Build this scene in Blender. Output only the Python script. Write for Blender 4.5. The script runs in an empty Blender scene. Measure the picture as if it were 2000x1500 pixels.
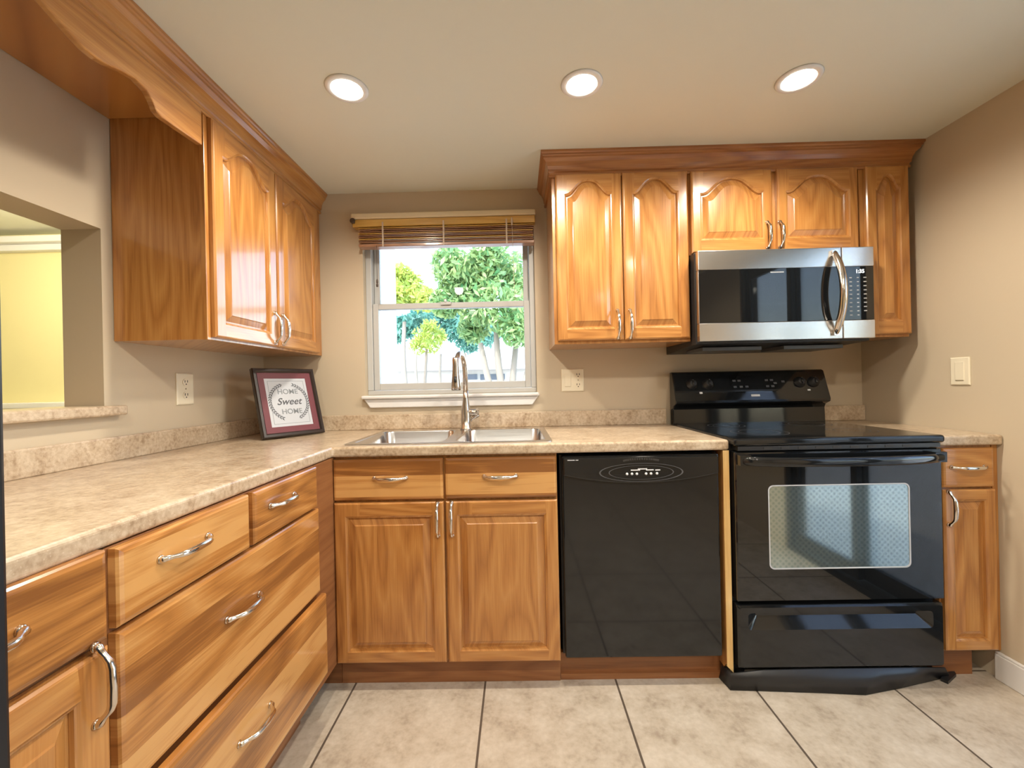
import bpy, bmesh, math, random
from mathutils import Vector, Matrix
random.seed(7)
S = bpy.context.scene
C = S.collection
PI = math.pi

# ------------------------------------------------------------------ camera
cam_d = bpy.data.cameras.new('camera'); cam = bpy.data.objects.new('camera', cam_d); C.objects.link(cam)
R = Vector((0.99968106, 0.01348415, -0.02135304)); U = Vector((0.0213555938, -0.0000453721, 0.999771942)); F = R.cross(U) * -1
cam.matrix_world = Matrix(((R.x, U.x, F.x * -1, 1.33017), (R.y, U.y, F.y * -1, -2.21070), (R.z, U.z, F.z * -1, 1.13597), (0, 0, 0, 1)))
if (cam.matrix_world.to_3x3() @ Vector((0, 0, -1))).y < 0:
    F = -F
    cam.matrix_world = Matrix(((R.x, U.x, -F.x, 1.33017), (R.y, U.y, -F.y, -2.21070), (R.z, U.z, -F.z, 1.13597), (0, 0, 0, 1)))
cam_d.sensor_width = 36; cam_d.lens = 830.24 / 2000 * 36; cam_d.clip_start = .02; cam_d.clip_end = 300
S.camera = cam

# ------------------------------------------------------------------ exposure, sky, sun
S.view_settings.view_transform = 'Standard'; S.view_settings.look = 'None'
S.view_settings.exposure = 0.64; S.view_settings.gamma = 1; S.view_settings.use_curve_mapping = False
W = bpy.data.worlds.new('sky'); S.world = W; W.use_nodes = True
wn = W.node_tree; bg = wn.nodes['Background']
sky = wn.nodes.new('ShaderNodeTexSky'); sky.sky_type = 'NISHITA'; sky.sun_disc = False
sky.sun_elevation = math.radians(48); sky.sun_rotation = math.radians(200); sky.air_density = 1.0; sky.dust_density = 1.5
wn.links.new(sky.outputs[0], bg.inputs[0]); bg.inputs[1].default_value = 0.85
sun_d = bpy.data.lights.new('sun', 'SUN'); sun_d.energy = 3.0; sun_d.angle = .01; sun_d.color = (1, .95, .86)
sun = bpy.data.objects.new('sun', sun_d); C.objects.link(sun)
sun.rotation_euler = Vector((.35, .62, -.80)).to_track_quat('-Z', 'Y').to_euler(); sun.location = (0, 0, 8)
LAMP_FRONT, LAMP_BACK, LAMP_HALL = 25.0, 25.0, 22.0
LAMP_COL = (1.0, .91, .77)

# ------------------------------------------------------------------ materials
def newmat(name):
    m = bpy.data.materials.new(name); m.use_nodes = True
    return m, m.node_tree, m.node_tree.nodes['Principled BSDF']

def plain(name, col, rough=.5, metal=0, spec=.5, coat=0, coat_rough=.05, **k):
    m, t, b = newmat(name)
    b.inputs['Base Color'].default_value = (*col, 1); b.inputs['Roughness'].default_value = rough
    b.inputs['Metallic'].default_value = metal; b.inputs['Specular IOR Level'].default_value = spec
    b.inputs['Coat Weight'].default_value = coat; b.inputs['Coat Roughness'].default_value = coat_rough
    if 'emit' in k:
        b.inputs['Emission Color'].default_value = (*k['emit'], 1); b.inputs['Emission Strength'].default_value = k.get('es', 1)
    return m

def N(t, kind, **k):
    n = t.nodes.new(kind)
    for a, v in k.items(): setattr(n, a, v)
    return n

def mathn(t, op, a, b=None, c=None):
    n = t.nodes.new('ShaderNodeMath'); n.operation = op
    for i, v in enumerate((a, b, c)):
        if v is None: continue
        if isinstance(v, (int, float)): n.inputs[i].default_value = v
        else: t.links.new(v, n.inputs[i])
    return n.outputs[0]

def ramp(t, fac, stops):
    r = t.nodes.new('ShaderNodeValToRGB')
    while len(r.color_ramp.elements) < len(stops): r.color_ramp.elements.new(.5)
    for e, (p, c) in zip(r.color_ramp.elements, stops): e.position = p; e.color = (*c, 1)
    t.links.new(fac, r.inputs[0]); return r.outputs[0]

def mix(t, fac, a, b, kind='MIX'):
    n = t.nodes.new('ShaderNodeMix'); n.data_type = 'RGBA'; n.blend_type = kind
    for s, v in ((n.inputs[0], fac), (n.inputs[6], a), (n.inputs[7], b)):
        if isinstance(v, (int, float)): s.default_value = v
        elif isinstance(v, tuple): s.default_value = (*v, 1)
        else: t.links.new(v, s)
    return n.outputs[2]

def oak(name, horizontal, dark, mid, light, boards=0.0, rough=.28, coat=.65):
    """varnished oak: grain runs up (or along the face when horizontal)"""
    m, t, b = newmat(name)
    tc = N(t, 'ShaderNodeTexCoord'); oi = N(t, 'ShaderNodeObjectInfo')
    sp = N(t, 'ShaderNodeSeparateXYZ'); t.links.new(tc.outputs['Object'], sp.inputs[0])
    side = mathn(t, 'ADD', sp.outputs[0], sp.outputs[1]); up = sp.outputs[2]
    u, v = (up, side) if horizontal else (side, up)
    off = mathn(t, 'MULTIPLY', oi.outputs['Random'], 37.0)
    bw = .078
    cell = mathn(t, 'FLOOR', mathn(t, 'DIVIDE', mathn(t, 'ADD', u, mathn(t, 'MULTIPLY', off, .01)), bw))
    wn_ = N(t, 'ShaderNodeTexWhiteNoise', noise_dimensions='2D')
    cb = N(t, 'ShaderNodeCombineXYZ'); t.links.new(cell, cb.inputs[0]); t.links.new(off, cb.inputs[1]); t.links.new(cb.outputs[0], wn_.inputs['Vector'])
    brd = wn_.outputs['Value']
    shift = mathn(t, 'ADD', off, mathn(t, 'MULTIPLY', brd, 9.0 if boards else 0.0))
    cv = N(t, 'ShaderNodeCombineXYZ'); t.links.new(u, cv.inputs[0]); t.links.new(mathn(t, 'MULTIPLY', v, .13), cv.inputs[1]); t.links.new(shift, cv.inputs[2])
    wv = N(t, 'ShaderNodeTexNoise'); wv.inputs['Scale'].default_value = 7; wv.inputs['Detail'].default_value = 1.5; t.links.new(cv.outputs[0], wv.inputs['Vector'])
    rings = mathn(t, 'PINGPONG', mathn(t, 'MULTIPLY', wv.outputs[0], 11.0), .5)
    rings = mathn(t, 'MULTIPLY', rings, 2.0)
    cv2 = N(t, 'ShaderNodeCombineXYZ'); t.links.new(u, cv2.inputs[0]); t.links.new(mathn(t, 'MULTIPLY', v, .03), cv2.inputs[1]); t.links.new(shift, cv2.inputs[2])
    fine = N(t, 'ShaderNodeTexNoise'); fine.inputs['Scale'].default_value = 260; fine.inputs['Detail'].default_value = 3; t.links.new(cv2.outputs[0], fine.inputs['Vector'])
    tone = N(t, 'ShaderNodeTexNoise'); tone.inputs['Scale'].default_value = 3.5; t.links.new(cv.outputs[0], tone.inputs['Vector'])
    f = mathn(t, 'ADD', mathn(t, 'MULTIPLY', rings, .34), mathn(t, 'MULTIPLY', fine.outputs[0], .62))
    f = mathn(t, 'ADD', f, mathn(t, 'MULTIPLY', mathn(t, 'SUBTRACT', tone.outputs[0], .5), .5))
    if boards: f = mathn(t, 'ADD', f, mathn(t, 'MULTIPLY', mathn(t, 'SUBTRACT', brd, .5), boards))
    col = ramp(t, f, [(.12, dark), (.45, mid), (.8, light)])
    t.links.new(col, b.inputs['Base Color'])
    b.inputs['Roughness'].default_value = rough; b.inputs['Coat Weight'].default_value = coat; b.inputs['Coat Roughness'].default_value = .11
    bp = N(t, 'ShaderNodeBump'); bp.inputs['Strength'].default_value = .06; bp.inputs['Distance'].default_value = .002
    t.links.new(fine.outputs[0], bp.inputs['Height']); t.links.new(bp.outputs[0], b.inputs['Normal'])
    return m

OD, OM, OL = (.30, .110, .026), (.46, .196, .049), (.58, .285, .084)
M = {}
M['oak'] = oak('oak_upright', False, OD, OM, OL)
M['oak_h'] = oak('oak_level', True, OD, OM, OL)
M['oak_b'] = oak('oak_boards', True, (.25, .095, .024), OM, (.64, .34, .115), boards=.85)
M['oak_crown_stain_shade'] = oak('oak_crown_stain_shade', True, (.24, .085, .024), (.37, .140, .040), (.46, .20, .062))  # redder stain plus missing light, both put into this darker oak
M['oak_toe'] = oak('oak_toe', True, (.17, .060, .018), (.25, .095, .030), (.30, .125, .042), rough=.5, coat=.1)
M['oak_pale_lit'] = oak('oak_pale_lit_edge', False, (.62, .36, .12), (.76, .50, .20), (.85, .62, .30), rough=.45, coat=.2)  # plywood edge; the light it catches is put into the pale yellow

def wall_paint(name, col, rough=.75):
    m, t, b = newmat(name)
    tc = N(t, 'ShaderNodeTexCoord'); n = N(t, 'ShaderNodeTexNoise'); n.inputs['Scale'].default_value = 140; n.inputs['Detail'].default_value = 2
    t.links.new(tc.outputs['Object'], n.inputs['Vector'])
    b.inputs['Base Color'].default_value = (*col, 1); b.inputs['Roughness'].default_value = rough
    bp = N(t, 'ShaderNodeBump'); bp.inputs['Strength'].default_value = .05; bp.inputs['Distance'].default_value = .002
    t.links.new(n.outputs[0], bp.inputs['Height']); t.links.new(bp.outputs[0], b.inputs['Normal'])
    return m
M['wall'] = wall_paint('tan_wall_paint', (.56, .465, .335))
M['ceil'] = wall_paint('ceiling_paint', (.74, .735, .62), .85)
M['hall'] = wall_paint('yellow_wall_paint', (.84, .76, .40))
M['peach'] = wall_paint('peach_stucco', (.66, .53, .44), .9)
M['white'] = plain('white_paint', (.80, .79, .76), .4)
M['trim'] = plain('white_trim_paint', (.74, .72, .70), .35)
M['vinyl'] = plain('white_vinyl', (.50, .50, .49), .35)

def floor_mat():
    m, t, b = newmat('beige_floor_tile')
    tc = N(t, 'ShaderNodeTexCoord'); sp = N(t, 'ShaderNodeSeparateXYZ'); t.links.new(tc.outputs['Object'], sp.inputs[0])
    g = []; cells = []
    for i, o in ((0, .6855), (1, -1.055)):
        q = mathn(t, 'DIVIDE', mathn(t, 'SUBTRACT', sp.outputs[i], o), .4969)
        cells.append(mathn(t, 'FLOOR', q))
        d = mathn(t, 'PINGPONG', q, .5); g.append(mathn(t, 'LESS_THAN', d, .0075))
    grout = mathn(t, 'MAXIMUM', g[0], g[1])
    cc = N(t, 'ShaderNodeCombineXYZ'); t.links.new(cells[0], cc.inputs[0]); t.links.new(cells[1], cc.inputs[1])
    wn_ = N(t, 'ShaderNodeTexWhiteNoise', noise_dimensions='3D'); t.links.new(cc.outputs[0], wn_.inputs['Vector'])
    va = N(t, 'ShaderNodeVectorMath', operation='MULTIPLY_ADD'); t.links.new(wn_.outputs['Color'], va.inputs[0]); va.inputs[1].default_value = (7, 7, 7); t.links.new(tc.outputs['Object'], va.inputs[2])
    a = N(t, 'ShaderNodeTexNoise'); a.inputs['Scale'].default_value = 9; a.inputs['Detail'].default_value = 6; a.inputs['Roughness'].default_value = .65; t.links.new(va.outputs[0], a.inputs['Vector'])
    s = N(t, 'ShaderNodeTexNoise'); s.inputs['Scale'].default_value = 60; s.inputs['Detail'].default_value = 3; t.links.new(va.outputs[0], s.inputs['Vector'])
    f = mathn(t, 'ADD', mathn(t, 'MULTIPLY', a.outputs[0], .7), mathn(t, 'MULTIPLY', s.outputs[0], .3))
    col = ramp(t, f, [(.34, (.34, .27, .20)), (.48, (.47, .395, .305)), (.66, (.58, .505, .41))])
    col = mix(t, grout, col, (.10, .075, .055))
    t.links.new(col, b.inputs['Base Color']); b.inputs['Roughness'].default_value = .42
    return m
M['floor'] = floor_mat()

def laminate():
    m, t, b = newmat('beige_stone_laminate')
    tc = N(t, 'ShaderNodeTexCoord')
    a = N(t, 'ShaderNodeTexNoise'); a.inputs['Scale'].default_value = 14; a.inputs['Detail'].default_value = 7; a.inputs['Roughness'].default_value = .7; a.inputs['Distortion'].default_value = .6
    s = N(t, 'ShaderNodeTexNoise'); s.inputs['Scale'].default_value = 95; s.inputs['Detail'].default_value = 3
    vo = N(t, 'ShaderNodeTexVoronoi'); vo.inputs['Scale'].default_value = 150
    for n in (a, s, vo): t.links.new(tc.outputs['Object'], n.inputs['Vector'])
    f = mathn(t, 'ADD', mathn(t, 'MULTIPLY', a.outputs[0], .6), mathn(t, 'MULTIPLY', s.outputs[0], .4))
    col = ramp(t, f, [(.35, (.31, .21, .125)), (.48, (.49, .37, .25)), (.62, (.63, .51, .37))])
    spk = mathn(t, 'LESS_THAN', vo.outputs['Distance'], .18)
    col = mix(t, mathn(t, 'MULTIPLY', spk, .25), col, (.80, .72, .58))
    t.links.new(col, b.inputs['Base Color']); b.inputs['Roughness'].default_value = .3; b.inputs['Coat Weight'].default_value = .25; b.inputs['Coat Roughness'].default_value = .2
    return m
M['lam'] = laminate()

def steel(name, col, rough, horizontal=True):
    m, t, b = newmat(name)
    tc = N(t, 'ShaderNodeTexCoord'); mp = N(t, 'ShaderNodeMapping'); mp.inputs['Scale'].default_value = (4, 4, 600) if horizontal else (300, 300, 4)
    t.links.new(tc.outputs['Object'], mp.inputs[0])
    n = N(t, 'ShaderNodeTexNoise'); n.inputs['Scale'].default_value = 1; t.links.new(mp.outputs[0], n.inputs['Vector'])
    b.inputs['Base Color'].default_value = (*col, 1); b.inputs['Metallic'].default_value = 1
    t.links.new(mathn(t, 'ADD', mathn(t, 'MULTIPLY', n.outputs[0], .12), rough - .06), b.inputs['Roughness'])
    return m
M['steel'] = steel('brushed_steel', (.66, .65, .64), .24)
M['sinksteel'] = steel('sink_steel', (.64, .65, .67), .2)
M['nickel'] = plain('brushed_nickel', (.60, .53, .46), .26, 1)
M['chrome'] = plain('polished_chrome', (.78, .74, .69), .13, 1)
M['black'] = plain('black_enamel', (.010, .011, .012), .08, 0, .45, .25, .04)
M['blackm'] = plain('black_plastic', (.016, .016, .017), .38)
M['blackg'] = plain('black_glass', (.007, .008, .009), .035, 0, .5, .55, .02)
M['fridge'] = plain('fridge_black', (.010, .010, .012), .35)
M['grey_mark'] = plain('grey_print', (.50, .50, .51), .5)
M['dark_mark'] = plain('dark_grey_print', (.085, .085, .09), .35)
M['white_mark'] = plain('white_print', (.75, .75, .75), .5)
M['display'] = plain('lit_digits', (.8, .8, .8), .5, emit=(.9, .95, 1), es=1.0)
M['almond'] = plain('almond_plastic', (.80, .72, .55), .35)
M['almond_d'] = plain('almond_shadow_gap', (.30, .25, .16), .5)
M['slot'] = plain('slot_black', (.03, .025, .02), .6)
M['bulb'] = plain('lamp_glow', (1, 1, 1), .4, emit=(1, .93, .80), es=14)
M['frame_wood'] = plain('espresso_wood', (.022, .014, .012), .3, coat=.3)
M['mat_red'] = plain('maroon_mat_board', (.15, .030, .040), .5)
M['paper'] = plain('print_paper', (.50, .52, .56), .35)
M['ink'] = plain('print_ink', (.07, .075, .085), .6)
M['ink_pale'] = plain('pale_print_ink', (.23, .25, .27), .6)
M['blind_top'] = plain('cream_valance', (.72, .62, .42), .4)
M['blind_gold'] = oak('honey_bamboo', True, (.45, .25, .05), (.60, .36, .08), (.70, .46, .13), rough=.35, coat=.4)
M['blind'] = oak('blind_wood', True, (.22, .10, .055), (.33, .165, .09), (.42, .24, .15), rough=.35, coat=.4)
M['cord'] = plain('blind_cord', (.55, .45, .36), .8)
M['tassel'] = plain('dark_tassel', (.07, .045, .03), .5)

def glass_mat():
    m = bpy.data.materials.new('window_glass'); m.use_nodes = True; t = m.node_tree; t.nodes.clear()
    o = N(t, 'ShaderNodeOutputMaterial'); mx = N(t, 'ShaderNodeMixShader'); tr = N(t, 'ShaderNodeBsdfTransparent'); gl = N(t, 'ShaderNodeBsdfGlossy')
    tr.inputs[0].default_value = (.96, .98, .98, 1); gl.inputs['Roughness'].default_value = .01
    fr = N(t, 'ShaderNodeFresnel'); fr.inputs[0].default_value = 1.45
    t.links.new(mathn(t, 'MULTIPLY', fr.outputs[0], .8), mx.inputs[0]); t.links.new(tr.outputs[0], mx.inputs[1]); t.links.new(gl.outputs[0], mx.inputs[2]); t.links.new(mx.outputs[0], o.inputs[0])
    return m
M['glass'] = glass_mat()

def oven_glass():
    m, t, b = newmat('oven_window_glass')
    tc = N(t, 'ShaderNodeTexCoord'); sp = N(t, 'ShaderNodeSeparateXYZ'); t.links.new(tc.outputs['Object'], sp.inputs[0])
    ds = []
    for sgn in (1, -1):
        q = mathn(t, 'DIVIDE', mathn(t, 'ADD', sp.outputs[0], mathn(t, 'MULTIPLY', sp.outputs[2], sgn * 1.0)), .021)
        ds.append(mathn(t, 'PINGPONG', q, .5))
    d = mathn(t, 'MULTIPLY', ds[0], ds[1])
    col = ramp(t, d, [(.0, (.42, .52, .53)), (.16, (.29, .39, .41))])
    t.links.new(col, b.inputs['Base Color']); b.inputs['Metallic'].default_value = .85; b.inputs['Roughness'].default_value = .07
    b.inputs['Coat Weight'].default_value = 1; b.inputs['Coat Roughness'].default_value = .02
    return m
M['ovenglass'] = oven_glass()

def leaf_mat(name, c1, c2, trans=.35):
    m, t, b = newmat(name)
    g = N(t, 'ShaderNodeNewGeometry')
    t.links.new(ramp(t, g.outputs['Random Per Island'], [(0, c1), (1, c2)]), b.inputs['Base Color']); b.inputs['Roughness'].default_value = .5
    tr = N(t, 'ShaderNodeBsdfTranslucent'); tr.inputs[0].default_value = (*c2, 1); mx = N(t, 'ShaderNodeMixShader'); mx.inputs[0].default_value = trans
    o = t.nodes['Material Output']; t.links.new(b.outputs[0], mx.inputs[1]); t.links.new(tr.outputs[0], mx.inputs[2]); t.links.new(mx.outputs[0], o.inputs[0])
    return m
M['leaf_y'] = leaf_mat('yellow_green_leaves', (.22, .38, .08), (.62, .66, .16))
M['leaf_g'] = leaf_mat('green_leaves', (.05, .22, .08), (.42, .55, .22))
M['leaf_b'] = leaf_mat('shaded_blue_green_leaves', (.05, .22, .20), (.22, .46, .36))  # shadowed foliage; its shade is put into the dark teal leaf colour
M['bark'] = plain('pale_bark', (.27, .23, .18), .9)
M['lawn'] = wall_paint('sunlit_pavement', (.66, .64, .58), .9)
M['house'] = plain('white_house_stucco', (.46, .45, .43), .8)
M['roof'] = plain('pale_roof', (.36, .34, .33), .9)
M['dark_win'] = plain('house_window_glass', (.10, .12, .15), .1)
M['curtain'] = plain('vertical_blind_white', (.75, .75, .74), .7)

# ------------------------------------------------------------------ mesh building
class MB:
    """collects boxes, tubes, loops ... in world coordinates and links them as ONE mesh object"""
    def __init__(s): s.bm = bmesh.new(); s.mats = []; s.cur = 0
    def use(s, m):
        if m not in s.mats: s.mats.append(m)
        s.cur = s.mats.index(m); return s
    def face(s, vs, smooth=False):
        try: f = s.bm.faces.new(vs)
        except ValueError: return None
        f.material_index = s.cur; f.smooth = smooth; return f
    def box(s, x0, x1, y0, y1, z0, z1):
        v = [s.bm.verts.new((x, y, z)) for x in (x0, x1) for y in (y0, y1) for z in (z0, z1)]
        for q in ((0, 1, 3, 2), (4, 6, 7, 5), (0, 4, 5, 1), (2, 3, 7, 6), (0, 2, 6, 4), (1, 5, 7, 3)): s.face([v[i] for i in q])
        return s
    def poly(s, pts, vec):
        """prism: planar outline pushed along vec"""
        vec = Vector(vec); a = [s.bm.verts.new(p) for p in pts]; b = [s.bm.verts.new(Vector(p) + vec) for p in pts]
        s.face(a); s.face(b[::-1]); n = len(pts)
        for i in range(n): s.face([a[i], b[i], b[(i + 1) % n], a[(i + 1) % n]])
        return s
    def loops(s, loops, close_first=True, close_last=True, smooth=False, mats=None):
        vs = [[s.bm.verts.new(p) for p in l] for l in loops]; n = len(loops[0])
        for k in range(len(vs) - 1):
            for i in range(n):
                f = s.face([vs[k][i], vs[k][(i + 1) % n], vs[k + 1][(i + 1) % n], vs[k + 1][i]], smooth)
                if mats and f: f.material_index = mats(i, k)
        if close_first: s.face(vs[0][::-1])
        if close_last: s.face(vs[-1])
        return s
    def tube(s, pts, rad, n=12, flat=None, smooth=True):
        """tube along pts; rad number or list; flat = (normal, factor) squashes the section along normal"""
        pts = [Vector(p) for p in pts]; rads = rad if isinstance(rad, (list, tuple)) else [rad] * len(pts)
        rings = []; prev = None
        for i, p in enumerate(pts):
            d = (pts[min(i + 1, len(pts) - 1)] - pts[max(i - 1, 0)]).normalized()
            if prev is None:
                a = Vector((0, 0, 1)) if abs(d.z) < .9 else Vector((1, 0, 0))
                x = d.cross(a).normalized()
            else: x = (prev - d * prev.dot(d)).normalized()
            prev = x; y = d.cross(x)
            ring = []
            for k in range(n):
                o = (x * math.cos(2 * PI * k / n) + y * math.sin(2 * PI * k / n)) * rads[i]
                if flat: nn = Vector(flat[0]); o -= nn * (o.dot(nn) * (1 - flat[1]))
                ring.append(p + o)
            rings.append(ring)
        return s.loops(rings, smooth=smooth)
    def lathe(s, prof, c, axis='Z', n=24, smooth=True):
        c = Vector(c); rings = []
        for r, h in prof:
            ring = []
            for k in range(n):
                a = 2 * PI * k / n; u, v = r * math.cos(a), r * math.sin(a)
                ring.append(c + (Vector((u, v, h)) if axis == 'Z' else Vector((u, h, v)) if axis == 'Y' else Vector((h, u, v))))
            rings.append(ring)
        return s.loops(rings, smooth=smooth)
    def build(s, name, mat, parent=None, bevel=0, seg=2, anchor=None):
        if mat is not None and not s.mats: s.mats = [mat]
        bmesh.ops.recalc_face_normals(s.bm, faces=s.bm.faces)
        o_ = anchor if anchor is not None else (origin(parent) if parent else Vector((0, 0, 0)))
        if anchor is not None or parent: bmesh.ops.translate(s.bm, verts=s.bm.verts, vec=-Vector(o_))
        me = bpy.data.meshes.new(name); s.bm.to_mesh(me); s.bm.free()
        for m in s.mats: me.materials.append(m)
        o = bpy.data.objects.new(name, me); C.objects.link(o)
        if parent: o.parent = parent
        elif anchor is not None: o.location = anchor
        if bevel:
            b = o.modifiers.new('edge', 'BEVEL'); b.width = bevel; b.segments = seg; b.limit_method = 'ANGLE'; b.angle_limit = math.radians(40); b.harden_normals = False
        return o

def origin(o):
    v = Vector((0, 0, 0))
    while o: v += Vector(o.location); o = o.parent
    return v

def thing(name, label, cat, loc, group=None):
    o = bpy.data.objects.new(name, None); C.objects.link(o); o.location = loc; o.empty_display_size = .05
    return tag(o, label, cat, group)

def tag(o, label=None, cat=None, group=None, kind=None):
    for k, v in (('label', label), ('category', cat), ('group', group), ('kind', kind)):
        if v: o[k] = v
    return o

def struct(o, label=None, cat=None): return tag(o, label, cat, None, 'structure')

class Face:
    """2-D frame on a cabinet front: a runs along the front, h is height, d comes out of it"""
    def __init__(s, kind, plane): s.kind, s.plane = kind, plane
    def p(s, a, h, d=0):
        if s.kind == 'Y': return Vector((a, s.plane - d, h))      # faces -Y, a = X
        return Vector((s.plane + d, a, h))                        # faces +X, a = Y
    def out(s): return Vector((0, -1, 0)) if s.kind == 'Y' else Vector((1, 0, 0))
    def along(s): return Vector((1, 0, 0)) if s.kind == 'Y' else Vector((0, 1, 0))

def rect(fr, a0, a1, h0, h1, d): return [fr.p(a0, h0, d), fr.p(a1, h0, d), fr.p(a1, h1, d), fr.p(a0, h1, d)]

def slab(fr, a0, a1, h0, h1, t=.019, ch=.006, mat='oak_h'):
    """drawer front with an eased, moulded edge"""
    b = MB(); L = [rect(fr, a0, a1, h0, h1, 0), rect(fr, a0, a1, h0, h1, t - ch)]
    e = ch * .5
    L += [rect(fr, a0 + e, a1 - e, h0 + e, h1 - e, t - ch * .35), rect(fr, a0 + ch * 1.6, a1 - ch * 1.6, h0 + ch * 1.6, h1 - ch * 1.6, t)]
    b.loops(L); return b

def pull(fr, a, h, length, vertical, base):
    """cast bow handle: two flared feet and a thicker grip"""
    b = MB(); ax = Vector((0, 0, 1)) if vertical else fr.along(); o = fr.out(); c = fr.p(a, h, base); k = length / .128
    prof = [(-.064, .0015, .0048), (-.060, .006, .0056), (-.054, .010, .0046), (-.047, .016, .0038), (-.038, .0235, .0048), (-.028, .0265, .0056), (0, .028, .0062)]
    prof += [(-x, d, r) for x, d, r in prof[-2::-1]]
    b.tube([c + ax * x * k + o * d for x, d, r in prof], [r * 1.2 for x, d, r in prof], 12)
    for sg in (-1, 1):
        q = [c + ax * (sg * .061 * k) + o * d for d in (0, .004)]
        b.tube(q, [.0088, .0066], 12)
    return b

def arch_height(u): return .5 + .5 * math.cos(PI * min(1, abs(u) / .94) ** 1.35)

def door(fr, a0, a1, h0, h1, parent, stile=.045, rail=.055, top=.055, rise=0, t=.020, label=None, name='door'):
    """frame-and-panel door; rise > 0 gives the cathedral arch. returns the frame mesh; its raised panel is a child"""
    nT, nS = (22, 5) if rise else (6, 5)
    ia0, ia1, ih0, ih1 = a0 + stile, a1 - stile, h0 + rail, h1 - top - rise
    def inner(i, d, shrink_arch=1.0):
        x0, x1, z0, z1 = ia0 + i, ia1 - i, ih0 + i, ih1 - i
        P = [(x0 + (x1 - x0) * k / 5, z0) for k in range(6)]
        P += [(x1, z0 + (z1 - z0) * k / 4) for k in range(1, 4)]
        P += [(x1 - (x1 - x0) * k / nT, z1 + rise * arch_height(1 - 2 * k / nT) * shrink_arch) for k in range(nT + 1)]
        P += [(x0, z1 - (z1 - z0) * k / 4) for k in range(1, 4)]
        return [fr.p(x, z, d) for x, z in P]
    def outer(i, d):
        x0, x1, z0, z1 = a0 + i, a1 - i, h0 + i, h1 - i
        P = [(ia0 + (ia1 - ia0) * k / 5, z0) for k in range(6)]
        P += [(x1, z0), (x1, (z0 + z1) / 2), (x1, z1)]
        P += [(ia1 - (ia1 - ia0) * k / nT, z1) for k in range(nT + 1)]
        P += [(x0, z1), (x0, (z0 + z1) / 2), (x0, z0)]
        return [fr.p(x, z, d) for x, z in P]
    b = MB(); b.use(M['oak']); b.use(M['oak_h'])
    n0 = 5; n1 = 9; n2 = 9 + nT
    def mt(i, k): return 1 if (k in (1, 2, 3) and (i < n0 or n1 <= i < n2 - 0 and i < 8 + nT)) else 0
    b.loops([outer(0, 0), outer(0, t - .005), outer(.004, t - .001), outer(.007, t), inner(-.004, t), inner(.0005, t - .003), inner(.0035, t - .004), inner(.0055, t - .010), inner(.0055, .004)], close_first=False, close_last=False, mats=mt)
    d = b.build(name, None, parent)
    if label: d['label'] = label
    p = MB()
    p.loops([inner(.004, .003), inner(.005, t - .0115), inner(.010, t - .0115), inner(.030, t - .0030), inner(.033, t - .001), inner(.040, t - .001)], close_first=False)
    pn = p.build('panel', M['oak'], d)
    return d

# ------------------------------------------------------------------ the room shell
H = 2.15; XR = 3.10
b = MB(); b.box(-3.2, 3.3, -4.4, .14, -.12, 0); struct(b.build('floor', M['floor']))
b = MB(); b.box(-3.2, 3.3, -4.4, .75, H, H + .12); struct(b.build('ceiling', M['ceil']))
WX0, WX1, WZ0, WZ1 = .535, 1.430, 1.092, 1.985          # window opening
b = MB(); b.box(-.13, WX0, 0, .14, 0, H); b.box(WX1, XR + .12, 0, .14, 0, H); b.box(WX0, WX1, 0, .14, 0, WZ0); b.box(WX0, WX1, 0, .14, WZ1, H)
struct(b.build('wall_back', M['wall']))
PY0, PY1, PZ0, PZ1 = -1.80, -.862, 1.062, 1.664          # pass-through opening
b = MB(); b.box(-.13, 0, PY1, 0, 0, H); b.box(-.13, 0, -4.3, PY0, 0, H); b.box(-.13, 0, PY0, PY1, 0, PZ0); b.box(-.13, 0, PY0, PY1, PZ1, H)
struct(b.build('wall_left', M['wall']))
DY0, DY1, DZ = -1.97, -.76, 2.03                        # sliding door opening on the right wall, behind the camera
b = MB(); b.box(XR, XR + .12, DY1, 0, 0, H); b.box(XR, XR + .12, -4.3, DY0, 0, H); b.box(XR, XR + .12, DY0, DY1, DZ, H)
struct(b.build('wall_right', M['wall']))
b = MB(); b.box(-3.2, 3.3, -4.42, -4.3, 0, H); struct(b.build('wall_front', M['wall']))
# adjoining room behind the pass-through
b = MB(); b.box(-3.2, -.13, .45, .57, -.12, H); struct(b.build('wall_hall_back', M['hall']))
b = MB(); b.box(-3.32, -3.2, -4.42, .57, 0, H); struct(b.build('wall_hall_left', M['hall']))
b = MB(); b.box(-3.2, -.13, .14, .45, -.12, 0); struct(b.build('floor_hall', M['floor']))
b = MB(); b.box(-3.2, -.13, .36, .45, 2.075, 2.115); b.box(-3.2, -.13, .40, .45, 2.035, 2.075); struct(b.build('trim_1', M['white'], bevel=.006))
b = MB(); b.box(-3.2, -.13, .33, .45, 1.050, 1.085); struct(b.build('trim_2', M['white'], bevel=.005))
# baseboard on the right wall
b = MB(); b.box(XR - .014, XR, DY1, -.600, 0, .095); b.box(XR - .012, XR, DY1, -.600, .095, .104); struct(b.build('baseboard_right', M['trim'], bevel=.003))

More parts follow.
